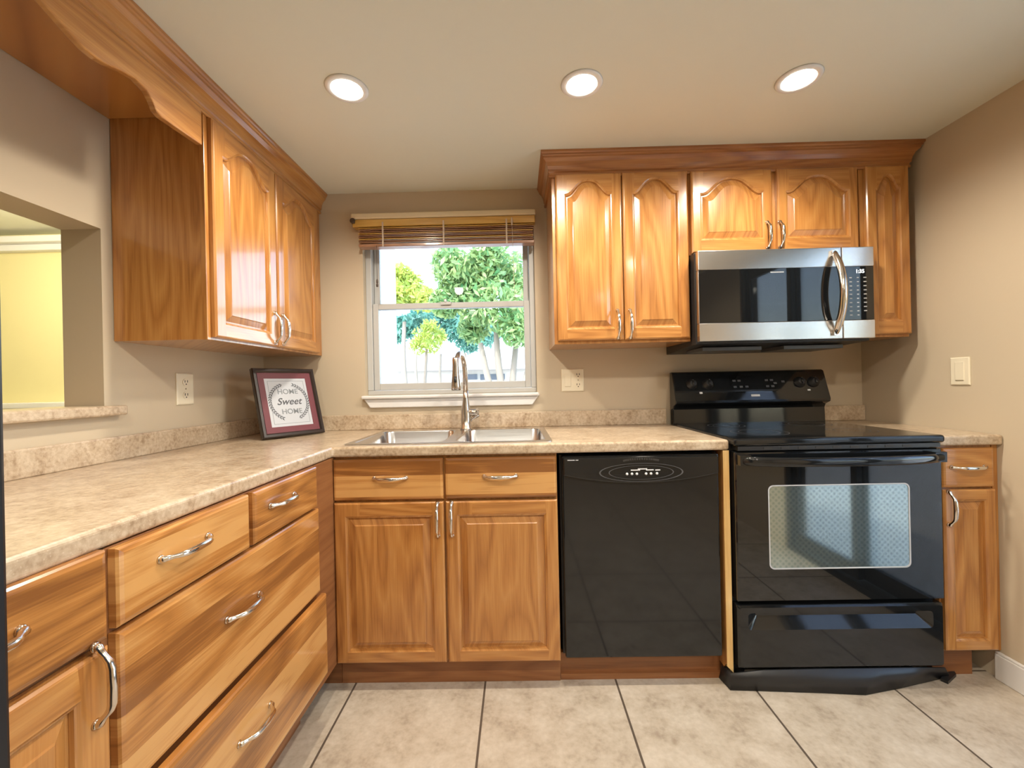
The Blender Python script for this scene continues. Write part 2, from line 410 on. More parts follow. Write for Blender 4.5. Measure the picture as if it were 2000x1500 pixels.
# ------------------------------------------------------------------ window
fr = MB(); fr.use(M['vinyl'])
y0, y1 = .035, .115
for x0, x1 in ((WX0, WX0 + .03), (WX1 - .028, WX1)): fr.box(x0, x1, y0, y1, 1.1165, 1.9445)
fr.box(WX0, WX1, y0, y1, WZ0, 1.116); fr.box(WX0, WX1, y0, y1, 1.945, WZ1)
win = fr.build('window_1', None, bevel=.003); struct(win)
def sash(x0, x1, z0, z1, ya, yb, w, wb, wt, name):
    s = MB()
    s.box(x0, x0 + w, ya, yb, z0, z1); s.box(x1 - w, x1, ya, yb, z0, z1); s.box(x0 + w, x1 - w, ya, yb, z0, z0 + wb); s.box(x0 + w, x1 - w, ya, yb, z1 - wt, z1)
    o = s.build(name, M['vinyl'], win, bevel=.003)
    g = MB(); g.box(x0 + w, x1 - w, (ya + yb) / 2 - .002, (ya + yb) / 2 + .002, z0 + wb, z1 - wt); g.build('pane', M['glass'], o)
    return o
sash(WX0 + .031, WX1 - .029, 1.117, 1.578, .045, .070, .030, .036, .030, 'lower_sash')
sash(WX0 + .031, WX1 - .029, 1.552, 1.944, .078, .103, .030, .032, .030, 'upper_sash')
b = MB(); b.box(.93, .985, .035, .046, 1.565, 1.580); b.tube([(.957, .046, 1.583), (.957, .03, 1.587)], .007); b.build('sash_lock', M['vinyl'], win)
# painted stool and bevelled apron under the window
b = MB(); b.box(.522, 1.440, -.034, .035, 1.074, 1.0915); tr = b.build('trim_3', M['trim'], bevel=.006); struct(tr)
b = MB(); b.poly([(.530, -.018, 1.074), (.562, -.018, 1.028), (1.404, -.018, 1.028), (1.436, -.018, 1.074)], (0, .0175, 0)); b.build('apron', M['trim'], tr, bevel=.004)

# ------------------------------------------------------------------ blind, pulled up
bl = thing('window_blind', 'wooden slat blind pulled up at the top of the window', 'blind', (.98, -.03, 1.95))
b = MB(); b.box(.498, 1.440, -.060, -.001, 1.994, 2.022); b.build('head_rail', M['blind_top'], bl, bevel=.007, seg=3)
b = MB(); b.box(.503, 1.436, -.052, -.006, 1.955, 1.993); b.build('valance', M['blind_gold'], bl, bevel=.004)
b = MB(); b.box(.500, .516, -.064, -.001, 1.972, 1.993); b.lathe([(.011, -.066), (.014, -.063), (.014, -.060)], (.508, 0, 1.984), 'Y', 14); b.build('bracket', M['tassel'], bl, bevel=.002)
zs = 1.944
for i in range(9):
    b = MB(); dx = random.uniform(-.003, .003); dz = math.sin(i * 1.7) * .0006
    tilt = random.uniform(-.0025, .0025)
    b.poly([(.536 + dx, -.055, zs + dz), (.536 + dx, -.003, zs + tilt), (.536 + dx, -.003, zs + tilt + .004), (.536 + dx, -.055, zs + dz + .004)], (.890, 0, 0))
    b.build('slat', M['blind'] if i % 3 else M['blind_gold'], bl, bevel=.0012); zs -= .0092
b = MB(); b.box(.534, 1.430, -.056, -.003, 1.851, 1.866); b.build('bottom_rail', M['blind'], bl, bevel=.003)
for x in (.66, .97, 1.29):
    b = MB(); b.box(x - .004, x + .004, -.058, -.0565, 1.850, 1.975); b.build('ladder_tape', M['cord'], bl)
b = MB(); b.tube([(1.318, -.06, 1.955), (1.322, -.062, 1.70), (1.325, -.062, 1.56)], .0012, 6); b.lathe([(.003, -.02), (.006, 0), (.003, .02)], (1.318, -.062, 1.958), 'Z', 10); b.build('pull_cord', M['cord'], bl)
b = MB(); b.tube([(.628, -.062, 1.855), (.628, -.062, 1.68)], .0012, 6); b.lathe([(.002, .016), (.005, .008), (.005, -.004), (.002, -.006), (.006, -.010), (.006, -.022), (.003, -.024)], (.628, -.062, 1.668), 'Z', 10); b.build('tassel', M['tassel'], bl)

# ------------------------------------------------------------------ ceiling lamps
def recessed(x, y, label, group, power):
    t = thing('recessed_light', label, 'ceiling light', (x, y, H), group)
    b = MB(); b.lathe([(.051, -.0005), (.053, -.006), (.067, -.005), (.071, -.0005)], (x, y, H), 'Z', 40); b.build('trim_ring', M['white'], t)
    b = MB(); b.lathe([(.002, -.010), (.028, -.0085), (.044, -.006), (.050, -.001)], (x, y, H), 'Z', 32); b.build('bulb', M['bulb'], t)
    l = bpy.data.lights.new('lamp', 'SPOT'); l.energy = power; l.color = LAMP_COL; l.spot_size = math.radians(165); l.spot_blend = .6; l.shadow_soft_size = .045
    o = bpy.data.objects.new('lamp', l); C.objects.link(o); o.parent = t; o.location = (0, 0, -.03)
recessed(.772, -.777, 'lit recessed ceiling light nearest the left wall cabinets', 'recessed lights in the kitchen ceiling', LAMP_FRONT)
recessed(1.569, -.765, 'lit recessed ceiling light in the middle, between the other two', 'recessed lights in the kitchen ceiling', LAMP_FRONT)
recessed(2.304, -.757, 'lit recessed ceiling light in front of the cabinets over the microwave', 'recessed lights in the kitchen ceiling', LAMP_FRONT)
for x in (.74, 1.57, 2.32): recessed(x, -2.02, 'recessed ceiling light in the row behind the photographer', 'recessed lights behind the photographer', LAMP_BACK)
for x in (.74, 2.32): recessed(x, -3.4, 'recessed ceiling light far behind the photographer by the end wall', 'recessed lights by the end wall', LAMP_BACK)
t = thing('added_ceiling_lamp', 'unseen round ceiling lamp added to light the yellow room behind the pass-through', 'ceiling light', (-1.3, -.55, H))  # unseen lamp, added to brighten the yellow wall beyond the opening
b = MB(); b.lathe([(.15, 0), (.15, -.02), (.12, -.06), (.02, -.08)], (-1.3, -.55, H), 'Z', 32); b.build('added_lamp_shade', M['bulb'], t)
l = bpy.data.lights.new('lamp', 'POINT'); l.energy = LAMP_HALL; l.color = (1, .90, .66); l.shadow_soft_size = .1
o = bpy.data.objects.new('lamp', l); C.objects.link(o); o.parent = t; o.location = (0, 0, -.2)

# ------------------------------------------------------------------ base cabinets along the back wall
FB = Face('Y', -.611)
t = thing('sink_base_cabinet', 'oak base cabinet under the sink with two drawer fronts and two doors', 'cabinet', (1.03, -.3, 0))
b = MB(); b.box(.632, 1.470, -.610, -.575, .102, .874); b.box(.632, .650, -.575, -.02, .102, .70); b.box(1.452, 1.470, -.575, -.02, .102, .874); b.box(.650, 1.452, -.575, -.02, .102, .12); b.build('body', M['oak'], t, bevel=.0015)
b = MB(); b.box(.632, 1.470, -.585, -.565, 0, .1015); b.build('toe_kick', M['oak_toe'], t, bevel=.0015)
for a0, a1, ha in ((.632, 1.044, .846), (1.052, 1.467, 1.257)):
    d = slab(FB, a0, a1, .713, .866).build('drawer_front', M['oak_b'], t)
    pull(FB, ha, .795, .125, False, .019).build('handle', M['chrome'], d)['label'] = 'chrome handle'
for a0, a1, ha in ((.632, 1.044, 1.022), (1.052, 1.468, 1.074)):
    d = door(FB, a0, a1, .103, .704, t, .046, .046, .054)
    pull(FB, ha, .638, .128, True, .020).build('handle', M['chrome'], d)['label'] = 'chrome handle'

t = thing('corner_filler_panel', 'brown oak filler strip in the inside corner between drawers and sink cabinet', 'cabinet panel', (.60, -.62, 0))
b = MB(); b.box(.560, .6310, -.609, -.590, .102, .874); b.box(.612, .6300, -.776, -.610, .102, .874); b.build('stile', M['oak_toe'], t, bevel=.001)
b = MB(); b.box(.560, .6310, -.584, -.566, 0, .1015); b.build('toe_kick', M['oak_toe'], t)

t = thing('filler_panel', 'narrow pale-edged oak panel between dishwasher and stove', 'cabinet panel', (2.094, -.3, 0))
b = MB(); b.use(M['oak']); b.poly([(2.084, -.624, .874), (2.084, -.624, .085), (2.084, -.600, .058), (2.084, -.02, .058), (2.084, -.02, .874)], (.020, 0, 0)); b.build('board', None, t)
b = MB(); b.poly([(2.083, -.6285, .874), (2.083, -.6285, .075), (2.105, -.6285, .052), (2.105, -.6285, .874)], (0, .004, 0)); b.build('edge_band', M['oak_pale_lit'], t)['label'] = 'plywood front edge, lit pale yellow in its colour'
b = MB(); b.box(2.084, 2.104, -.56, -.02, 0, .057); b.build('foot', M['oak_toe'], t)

t = thing('narrow_base_cabinet', 'narrow oak base cabinet between stove and right wall', 'cabinet', (2.98, -.3, 0))
b = MB(); b.box(2.880, 3.078, -.610, -.02, .112, .874); b.build('body', M['oak'], t, bevel=.0015)
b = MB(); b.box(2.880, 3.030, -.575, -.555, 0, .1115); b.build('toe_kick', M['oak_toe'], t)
d = slab(FB, 2.884, 3.070, .722, .866).build('drawer_front', M['oak_h'], t); pull(FB, 2.973, .797, .125, False, .019).build('handle', M['chrome'], d)['label'] = 'chrome handle'
d = door(FB, 2.884, 3.074, .122, .714, t, .036, .040, .040); pull(FB, 2.899, .647, .128, True, .020).build('handle', M['chrome'], d)['label'] = 'chrome handle'
b = MB(); b.box(3.0785, XR - .001, -.612, -.59, .112, .874); b.build('scribe_strip', M['oak'], t)

# ------------------------------------------------------------------ drawers along the left wall
FL = Face('X', .631)
t = thing('drawer_base_cabinet', 'wide oak drawer cabinet with two small drawers over two deep drawers', 'cabinet', (.3, -1.145, 0))
b = MB(); b.box(.02, .630, -1.515, -.7775, .102, .874); b.build('body', M['oak_toe'], t, bevel=.0015)
b = MB(); b.box(.02, .568, -1.515, -.7775, 0, .1015); b.build('toe_kick', M['oak_toe'], t)
for a0, a1, h0, h1, ha, hh, dd in ((-1.502, -1.149, .738, .872, -1.358, .820, 0), (-1.131, -.789, .738, .872, -1.004, .819, 0), (-1.504, -.780, .450, .730, -1.182, .608, 0), (-1.504, -.775, .170, .440, -1.175, .317, .018)):
    f2 = Face('X', .631 + dd)
    b = slab(f2, a0, a1, h0, h1, .019, .006)
    if dd: b.box(.58, .649, a0 + .03, a1 - .03, h0 + .03, h1 - .04)
    d = b.build('drawer', M['oak_b'], t)
    pull(f2, ha, hh, .128, False, .019).build('handle', M['chrome'], d)['label'] = 'chrome handle'
b = MB(); b.box(.622, .6304, -1.5155, -1.505, .102, .874); b.build('face_edge', M['oak_toe'], t)

t = thing('base_cabinet', 'oak base cabinet at the left edge with one drawer above one door', 'cabinet', (.3, -1.70, 0))
b = MB(); b.box(.02, .630, -1.866, -1.5165, .102, .874); b.build('body', M['oak_toe'], t, bevel=.0015)
b = MB(); b.box(.02, .568, -1.866, -1.5165, 0, .1015); b.build('toe_kick', M['oak_toe'], t)
d = slab(FL, -1.862, -1.520, .732, .878).build('drawer', M['oak_b'], t); pull(FL, -1.705, .816, .128, False, .019).build('handle', M['chrome'], d)['label'] = 'chrome handle'
d = door(FL, -1.862, -1.520, .112, .721, t, .052, .052, .060); pull(FL, -1.546, .672, .128, True, .020).build('handle', M['chrome'], d)['label'] = 'chrome handle'

# ------------------------------------------------------------------ refrigerator at the left edge
t = thing('refrigerator', 'black refrigerator side at the left edge of the photo', 'refrigerator', (.5, -2.30, 0))
b = MB(); b.box(.04, .840, -2.72, -1.889, .03, 1.74); b.build('cabinet', M['fridge'], t, bevel=.01)
b = MB(); b.box(.845, .930, -2.72, -1.8845, .62, 1.74); d = b.build('fridge_door', M['fridge'], t, bevel=.003)
b = MB(); b.tube([(.93, -2.66, .80), (.965, -2.66, .83), (.965, -2.66, 1.37), (.93, -2.66, 1.40)], .011); b.build('handle', M['blackm'], d)
b = MB(); b.box(.845, .930, -2.72, -1.8845, .06, .61); d = b.build('freezer_drawer', M['fridge'], t, bevel=.003)
b = MB(); b.tube([(.93, -2.62, .55), (.965, -2.58, .55), (.965, -2.03, .55), (.93, -1.99, .55)], .011); b.build('handle', M['blackm'], d)
for x in (.1, .78):
    for y in (-2.66, -1.95): b = MB(); b.lathe([(.02, 0), (.02, .031)], (x, y, 0), 'Z', 12); b.build('foot', M['blackm'], t)

# ------------------------------------------------------------------ countertops
SX0, SX1, SY0, SY1 = .672, 1.442, -.578, -.100              # cut-out for the sink
CT, CB = .914, .876
def grid_slab(xs, ys, keep, z0, z1):
    b = MB(); V = {}
    def v(i, j, z):
        if (i, j, z) not in V: V[(i, j, z)] = b.bm.verts.new((xs[i], ys[j], z))
        return V[(i, j, z)]
    K = {(i, j) for i in range(len(xs) - 1) for j in range(len(ys) - 1) if keep((xs[i] + xs[i + 1]) / 2, (ys[j] + ys[j + 1]) / 2)}
    for i, j in K:
        b.face([v(i, j, z1), v(i + 1, j, z1), v(i + 1, j + 1, z1), v(i, j + 1, z1)]); b.face([v(i, j, z0), v(i, j + 1, z0), v(i + 1, j + 1, z0), v(i + 1, j, z0)])
        for (di, dj), (p, q) in (((-1, 0), ((0, 0), (0, 1))), ((1, 0), ((1, 0), (1, 1))), ((0, -1), ((0, 0), (1, 0))), ((0, 1), ((0, 1), (1, 1)))):
            if (i + di, j + dj) not in K:
                b.face([v(i + p[0], j + p[1], z0), v(i + q[0], j + q[1], z0), v(i + q[0], j + q[1], z1), v(i + p[0], j + p[1], z1)])
    return b
t = thing('countertop', 'long L-shaped beige laminate worktop around the sink corner', 'countertop', (.6, -.3, CB))
b = grid_slab([.001, .634, SX0, SX1, 2.104], [-1.868, -.635, SY0, SY1, -.001], lambda x, y: (x < .634 or y > -.635) and not (SX0 < x < SX1 and SY0 < y < SY1), CB, CT)
b.build('worktop', M['lam'], t, bevel=.009, seg=4)
b = MB(); b.box(.001, .021, -1.868, -.001, CT, .992); b.box(.021, 2.090, -.021, -.001, CT, .992); b.build('backsplash', M['lam'], t, bevel=.004)
t = thing('countertop', 'short beige laminate worktop between stove and right wall', 'countertop', (2.98, -.3, CB))
b = MB(); b.box(2.868, XR - .001, -.635, -.001, CB, CT); b.build('worktop', M['lam'], t, bevel=.009, seg=4)
b = MB(); b.box(2.868, XR - .001, -.021, -.001, CT, .992); b.build('backsplash', M['lam'], t, bevel=.004)
b = MB(); b.box(-.185, .032, PY0, -.811, PZ0, 1.094); tag(b.build('sill_shelf', M['lam'], bevel=.006, anchor=Vector((-.07, -1.3, PZ0))), 'beige laminate ledge in the pass-through opening', 'shelf')

# ------------------------------------------------------------------ sink and faucet
def rrect(x0, x1, y0, y1, r, z, n=6):
    P = []
    for cx, cy, a0 in ((x1 - r, y0 + r, -PI / 2), (x1 - r, y1 - r, 0), (x0 + r, y1 - r, PI / 2), (x0 + r, y0 + r, PI)):
        for k in range(n + 1):
            a = a0 + PI / 2 * k / n; P.append(Vector((cx + r * math.cos(a), cy + r * math.sin(a), z)))
    return P
t = thing('sink', 'stainless double-bowl sink set in the worktop under the window', 'sink', (1.057, -.34, CT))
b = MB(); zr = CT + .0045
for x0, x1 in ((.657, 1.057), (1.057, 1.457)):
    b.loops([rrect(x0, x1, -.596, -.086, .0008, zr), rrect(x0 + .022, x1 - .022, -.572, -.150, .045, zr)], False, False)
    # bowls are added below
b.loops([rrect(.657, 1.457, -.596, -.086, .02, CT), rrect(.657, 1.457, -.596, -.086, .02, zr - .001), rrect(.6585, 1.4555, -.5945, -.0875, .02, zr + .0002)], False, False)
b.build('rim', M['sinksteel'], t)
for x0, x1 in ((.679, 1.035), (1.079, 1.435)):
    b = MB(); y0, y1 = -.572, -.150
    L = [rrect(x0, x1, y0, y1, .045, zr), rrect(x0 + .004, x1 - .004, y0 + .004, y1 - .004, .045, zr - .004), rrect(x0 + .010, x1 - .010, y0 + .010, y1 - .010, .05, CT - .15), rrect(x0 + .022, x1 - .022, y0 + .022, y1 - .022, .06, CT - .172), rrect(x0 + .05, x1 - .05, y0 + .05, y1 - .05, .06, CT - .176)]
    b.loops(L, False, True, smooth=True)
    bw = b.build('bowl', M['sinksteel'], t)
    b = MB(); b.lathe([(.045, 0), (.043, .003), (.030, .001), (.004, -.001)], ((x0 + x1) / 2, -.36, CT - .176), 'Z', 24); b.build('drain', M['chrome'], bw)
t = thing('faucet', 'brushed nickel pull-down faucet behind the sink', 'faucet', (1.072, -.118, zr))
b = MB(); b.lathe([(.030, 0), (.031, .006), (.026, .010), (.025, .06), (.024, .085), (.019, .115), (.0135, .15), (.0125, .19)], (1.072, -.118, zr), 'Z', 24)
arc = [(1.072, -.118, 1.10)]
for k in range(0, 13):
    a = PI * k / 12; arc.append((1.072 - .022 * k / 12, -.118 - .083 * (1 - math.cos(a)), 1.205 + .083 * math.sin(a)))
b.tube(arc, .0125, 14); b.build('spout', M['nickel'], t)
b = MB(); b.lathe([(.0125, .068), (.0150, .060), (.0145, .03), (.016, -.005), (.022, -.062), (.0225, -.078), (.019, -.080)], (1.050, -.284, 1.195), 'Z', 20); sh = b.build('spray_head', M['nickel'], t)
b = MB(); b.lathe([(.001, -.0815), (.020, -.0815), (.0215, -.0795)], (1.050, -.284, 1.195), 'Z', 20); b.build('nozzle', M['blackm'], sh)
b = MB(); b.tube([(1.050, -.302, 1.175), (1.050, -.308, 1.150)], .0065, 10); b.build('spray_button', M['blackm'], sh)
b = MB(); b.tube([(1.085, -.118, 1.000), (1.110, -.118, 1.000), (1.134, -.118, 1.000), (1.136, -.118, 1.000)], [.017, .0165, .0165, .014], 16)
b.tube([(1.125, -.122, 1.006), (1.132, -.165, 1.014), (1.136, -.20, 1.020)], [.007, .006, .0068], 10)
b.tube([(1.085, -.118, .945), (1.100, -.118, .970), (1.118, -.118, .980), (1.137, -.118, .988)], [.004, .008, .010, .008], 10); b.build('lever_handle', M['nickel'], t)

# ------------------------------------------------------------------ dishwasher
t = thing('dishwasher', 'black built-in dishwasher beside the sink cabinet', 'dishwasher', (1.777, -.3, 0))
b = MB(); b.box(1.482, 2.076, -.585, -.03, .105, .862); b.build('tub', M['blackm'], t)
b = MB(); b.box(1.488, 2.070, -.622, -.588, .108, .862); d = b.build('dishwasher_door', M['black'], t, bevel=.006, seg=3)
b = MB(); cx = 1.779; hw = .286
pts = [(cx - hw, .857), (cx - hw, .792)]
for k in range(1, 24):
    u = -1 + 2 * k / 24; pts.append((cx + hw * u, .792 - .032 * (1 - u * u) ** 1.0))
pts += [(cx + hw, .792), (cx + hw, .857)]
b.poly([(x, -.634, z) for x, z in pts], (0, .012, 0)); cp = b.build('control_panel', M['black'], t, bevel=.004)
def ellipse_ring(b, cx, cz, rx, rz, y, w, n=48, depth=.002):
    def el(s, yy): return [Vector((cx + rx * s * math.cos(2 * PI * k / n), yy, cz + rz * s * math.sin(2 * PI * k / n))) for k in range(n)]
    b.loops([el(1, y + depth), el(1, y), el(1 - w, y), el(1 - w, y + depth)], False, False)
b = MB(); ellipse_ring(b, cx, .800, .155, .034, -.6355, .035); ellipse_ring(b, cx, .800, .120, .026, -.6355, .03); b.build('bezel', M['dark_mark'], cp)
for i, x in enumerate((-.052, -.034, -.016, .018, .036, .058)): b = MB(); b.lathe([(.001, -.0025), (.0045, -.002), (.005, .001)], (cx + x, -.634, .795), 'Y', 12); b.build('button', M['white_mark'], cp)
for x0, x1, z in ((-.038, -.004, .807), (-.012, .022, .811), (.018, .046, .807), (.052, .070, .806)): b = MB(); b.box(cx + x0, cx + x1, -.6355, -.6335, z, z + .0035); b.build('button_caption', M['white_mark'], cp)
b = MB(); b.box(1.508, 1.535, -.6352, -.6335, .848, .851); b.box(1.538, 1.548, -.6352, -.6335, .848, .851); b.build('nameplate', M['grey_mark'], cp)
b = MB(); n = 18
for k in range(n):
    a = PI * (.18 + .64 * k / (n - 1)); b.box(cx + .075 * math.cos(a) - .003, cx + .075 * math.cos(a) + .003, -.6352, -.634, .838 + .012 * math.sin(a) - .004, .838 + .012 * math.sin(a) + .003)
b.build('vent', M['slot'], cp)
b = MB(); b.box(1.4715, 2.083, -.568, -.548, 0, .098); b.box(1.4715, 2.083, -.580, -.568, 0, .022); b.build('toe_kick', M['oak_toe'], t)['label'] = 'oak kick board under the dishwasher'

# ------------------------------------------------------------------ stove
t = thing('stove', 'black freestanding electric stove with oven window', 'stove', (2.48, -.35, 0))
RX0, RX1 = 2.112, 2.856
b = MB(); b.box(RX0, RX1, -.610, -.030, .055, .903); b.build('body', M['blackm'], t, bevel=.003)
b = MB(); b.box(RX0 - .004, RX1 + .006, -.665, -.060, .893, .921); ck = b.build('cooktop', M['black'], t, bevel=.010, seg=4)
for x, y, r in ((2.30, -.48, .105), (2.67, -.48, .085), (2.30, -.21, .080), (2.67, -.21, .100)):
    b = MB(); n = 48
    for q in (1, .72):
        def ring(rr): return [Vector((x + rr * math.cos(2 * PI * k / n), y + rr * math.sin(2 * PI * k / n), .9214)) for k in range(n)]
        b.loops([ring(r * q), ring(r * q - .0025)], False, False)
    b.build('burner_ring', M['dark_mark'], ck)
b = MB(); b.box(RX0 + .01, RX1 - .01, -.660, -.612, .877, .892)
vs = b.build('vent_strip', M['blackm'], t)
for k in range(9): b = MB(); b.box(2.215 + k * .062, 2.245 + k * .062, -.6615, -.6585, .880, .888); b.build('vent_slot', M['slot'], vs)
# oven door with its window and full-width handle
def frame_loop(x0, x1, z0, z1, y, r=.004): return [Vector((p.x, y, p.y)) for p in rrect(x0, x1, z0, z1, r, 0)]
DX0, DX1, DZ0, DZ1 = 2.114, 2.856, .326, .872
GX0, GX1, GZ0, GZ1 = 2.231, 2.737, .444, .748
b = MB(); b.loops([frame_loop(DX0, DX1, DZ0, DZ1, -.613), frame_loop(DX0, DX1, DZ0, DZ1, -.650), frame_loop(DX0 + .004, DX1 - .004, DZ0 + .004, DZ1 - .004, -.655), frame_loop(GX0, GX1, GZ0, GZ1, -.655, .018), frame_loop(GX0 + .002, GX1 - .002, GZ0 + .002, GZ1 - .002, -.6535, .018)], True, False)
od = b.build('oven_door', M['blackg'], t)
b = MB(); b.loops([frame_loop(GX0 + .0015, GX1 - .0015, GZ0 + .0015, GZ1 - .0015, -.652, .018), frame_loop(GX0 + .0015, GX1 - .0015, GZ0 + .0015, GZ1 - .0015, -.6538, .018)], True, True); ow = b.build('oven_window', M['ovenglass'], od)
b = MB(); b.loops([frame_loop(GX0 - .001, GX1 + .001, GZ0 - .001, GZ1 + .001, -.6545, .019), frame_loop(GX0 - .001, GX1 + .001, GZ0 - .001, GZ1 + .001, -.6558, .019), frame_loop(GX0 + .003, GX1 - .003, GZ0 + .003, GZ1 - .003, -.6558, .017), frame_loop(GX0 + .003, GX1 - .003, GZ0 + .003, GZ1 - .003, -.6540, .017)], False, False); b.build('window_border', M['grey_mark'], od)
b = MB(); hp = []
for k in range(17):
    u = -1 + 2 * k / 16; hp.append((2.485 + .352 * u, -.672 - .030 * (1 - u ** 4), .842 - .004 * (1 - u * u)))
b.tube(hp, .017, 12, flat=((0, 1, 0), .55)); b.box(DX0 + .006, DX0 + .045, -.680, -.655, .826, .862); b.box(DX1 - .045, DX1 - .006, -.680, -.655, .826, .862); b.build('handle', M['black'], od)
# storage drawer with a pressed-in grip
b = MB(); Y = -.653
b.loops([frame_loop(DX0, DX1, .080, .310, -.613), frame_loop(DX0, DX1, .080, .310, Y + .008, .008), frame_loop(DX0 + .007, DX1 - .007, .087, .303, Y, .008), frame_loop(2.150, 2.815, .222, .284, Y, .014), frame_loop(2.190, 2.775, .262, .277, Y + .024, .006)], True, True); b.build('storage_drawer', M['black'], t)
# loose black kick strip sagging out onto the floor
b = MB(); top = [(2.084, -.585), (2.090, -.642), (2.20, -.652), (2.40, -.652), (2.60, -.652), (2.75, -.648), (2.87, -.636)]
bot = [(2.072, -.585), (2.082, -.648), (2.20, -.655), (2.40, -.668), (2.545, -.680), (2.70, -.648), (2.93, -.592)]
zt = [.050, .058, .076, .078, .078, .076, .066]
def strip(off): 
    return [Vector((x, y + off, z)) for (x, y), z in zip(top, zt)], [Vector((x, y + off, .002)) for x, y in bot]
f0, f1 = strip(0); g0, g1 = strip(.004)
for i in range(len(top) - 1):
    for (A, B) in ((f0, f1), (g0, g1)): b.face([b.bm.verts.new(p) for p in (A[i], A[i + 1], B[i + 1], B[i])], True)
    for (A, B) in ((f0, g0), (f1, g1)): b.face([b.bm.verts.new(p) for p in (A[i], A[i + 1], B[i + 1], B[i])])
for i in (0, -1): b.face([b.bm.verts.new(p) for p in (f0[i], f1[i], g1[i], g0[i])])
b.poly([(2.885, -.630, .001), (2.955, -.590, .001), (2.965, -.572, .001), (2.925, -.580, .001), (2.875, -.612, .001)], (0, 0, .010))
bmesh.ops.remove_doubles(b.bm, verts=b.bm.verts, dist=.0001)
tag(b.build('kick_strip', M['blackm'], anchor=Vector((2.5, -.64, 0))), 'loose black kick strip lying on the floor under the stove front', 'kick strip')
for x in (2.16, 2.80):
    for y in (-.56, -.08): b = MB(); b.lathe([(.018, 0), (.018, .056)], (x, y, 0), 'Z', 12); b.build('foot', M['blackm'], t)
# backguard
b = MB(); prof = [(-.028, .905), (-.070, .905), (-.066, .990), (-.075, 1.006), (-.108, 1.020), (-.110, 1.034), (-.062, 1.172), (-.050, 1.178), (-.028, 1.178)]
b.poly([(RX0 - .006, y, z) for y, z in prof], (RX1 - RX0 + .012, 0, 0)); bgd = b.build('backguard', M['black'], t, bevel=.004)
nrm = Vector((0, -.138, -.048 * -1)).normalized(); nrm = Vector((0, -(1.172 - 1.034), -(-.062 + .110) * -1)).normalized()
def on_panel(x, z, d=0):
    y = -.110 + (z - 1.034) / (1.172 - 1.034) * .048; return Vector((x, y, z)) + Vector((0, -.9445, .3285)) * d
def panel_box(b, x0, x1, z0, z1, d0=-.001, d1=.0012):
    b.loops([[on_panel(x0, z0, d), on_panel(x1, z0, d), on_panel(x1, z1, d), on_panel(x0, z1, d)] for d in (d0, d1)])
for x in (2.196, 2.276, 2.728, 2.795):
    b = MB(); p0 = on_panel(x, 1.115); nn = Vector((0, -.9445, .3285))
    b.tube([p0, p0 + nn * .004, p0 + nn * .006, p0 + nn * .022, p0 + nn * .024], [.027, .027, .022, .018, .013], 24)
    b.tube([p0 + nn * .024 + Vector((0, .0046, .0133)), p0 + nn * .026 + Vector((0, -.0046, -.0133))], .005, 8)
    k = b.build('knob', M['blackm'], bgd)
    b = MB(); panel_box(b, x - .001, x + .001, 1.118, 1.131, .0245, .0262); b.build('pointer', M['grey_mark'], k)
b = MB(); panel_box(b, 2.390, 2.610, 1.068, 1.150, -.001, .0008); b.build('display_panel', M['blackg'], bgd)
for x, z in ((2.400, 1.128), (2.425, 1.128), (2.400, 1.098), (2.430, 1.098), (2.458, 1.098), (2.560, 1.128), (2.585, 1.128), (2.560, 1.098), (2.585, 1.098), (2.600, 1.113), (2.640, 1.120)): b = MB(); panel_box(b, x, x + .015, z - .004, z + .005, .0005, .0018); b.build('touch_pad', M['dark_mark'], bgd)
for nm, x0, x1, z0, z1 in (('badge', 2.478, 2.520, 1.050, 1.060), ('burner_mark', 2.228, 2.242, 1.068, 1.077), ('burner_mark', 2.758, 2.772, 1.073, 1.080)):
    b = MB(); panel_box(b, x0, x1, z0, z1); b.build(nm, M['white_mark'], bgd)

# ------------------------------------------------------------------ wall cabinets on the back wall
FU = Face('Y', -.321)
def wall_cabinet(name, label, x0, x1, z0, z1, loc):
    t = thing(name, label, 'cabinet', loc)
    b = MB(); b.box(x0, x1, -.320, -.002, z0, z1); b.build('body', M['oak'], t, bevel=.0015); return t
t = wall_cabinet('wall_cabinet', 'oak wall cabinet with two tall arched doors right of the window', 1.498, 2.099, 1.308, 2.06, (1.8, 0, 1.308))
for a0, a1, ha in ((1.513, 1.802, 1.775), (1.808, 2.092, 1.829)):
    d = door(FU, a0, a1, 1.322, 2.055, t, .043, .052, .030, .062); pull(FU, ha, 1.389, .128, True, .020).build('handle', M['chrome'], d)['label'] = 'chrome handle'
t = wall_cabinet('wall_cabinet', 'oak wall cabinet with two short arched doors above the microwave', 2.101, 2.836, 1.688, 2.06, (2.46, 0, 1.688))
for a0, a1, ha in ((2.108, 2.459, 2.433), (2.481, 2.830, 2.487)):
    d = door(FU, a0, a1, 1.694, 2.053, t, .040, .056, .036, .066); pull(FU, ha, 1.763, .118, True, .020).build('handle', M['chrome'], d)['label'] = 'chrome handle'
t = wall_cabinet('wall_cabinet', 'narrow oak wall cabinet with one arched door right of the microwave', 2.847, 3.054, 1.308, 2.06, (2.95, 0, 1.308))
d = door(FU, 2.866, 3.050, 1.320, 2.053, t, .042, .058, .040, .062)

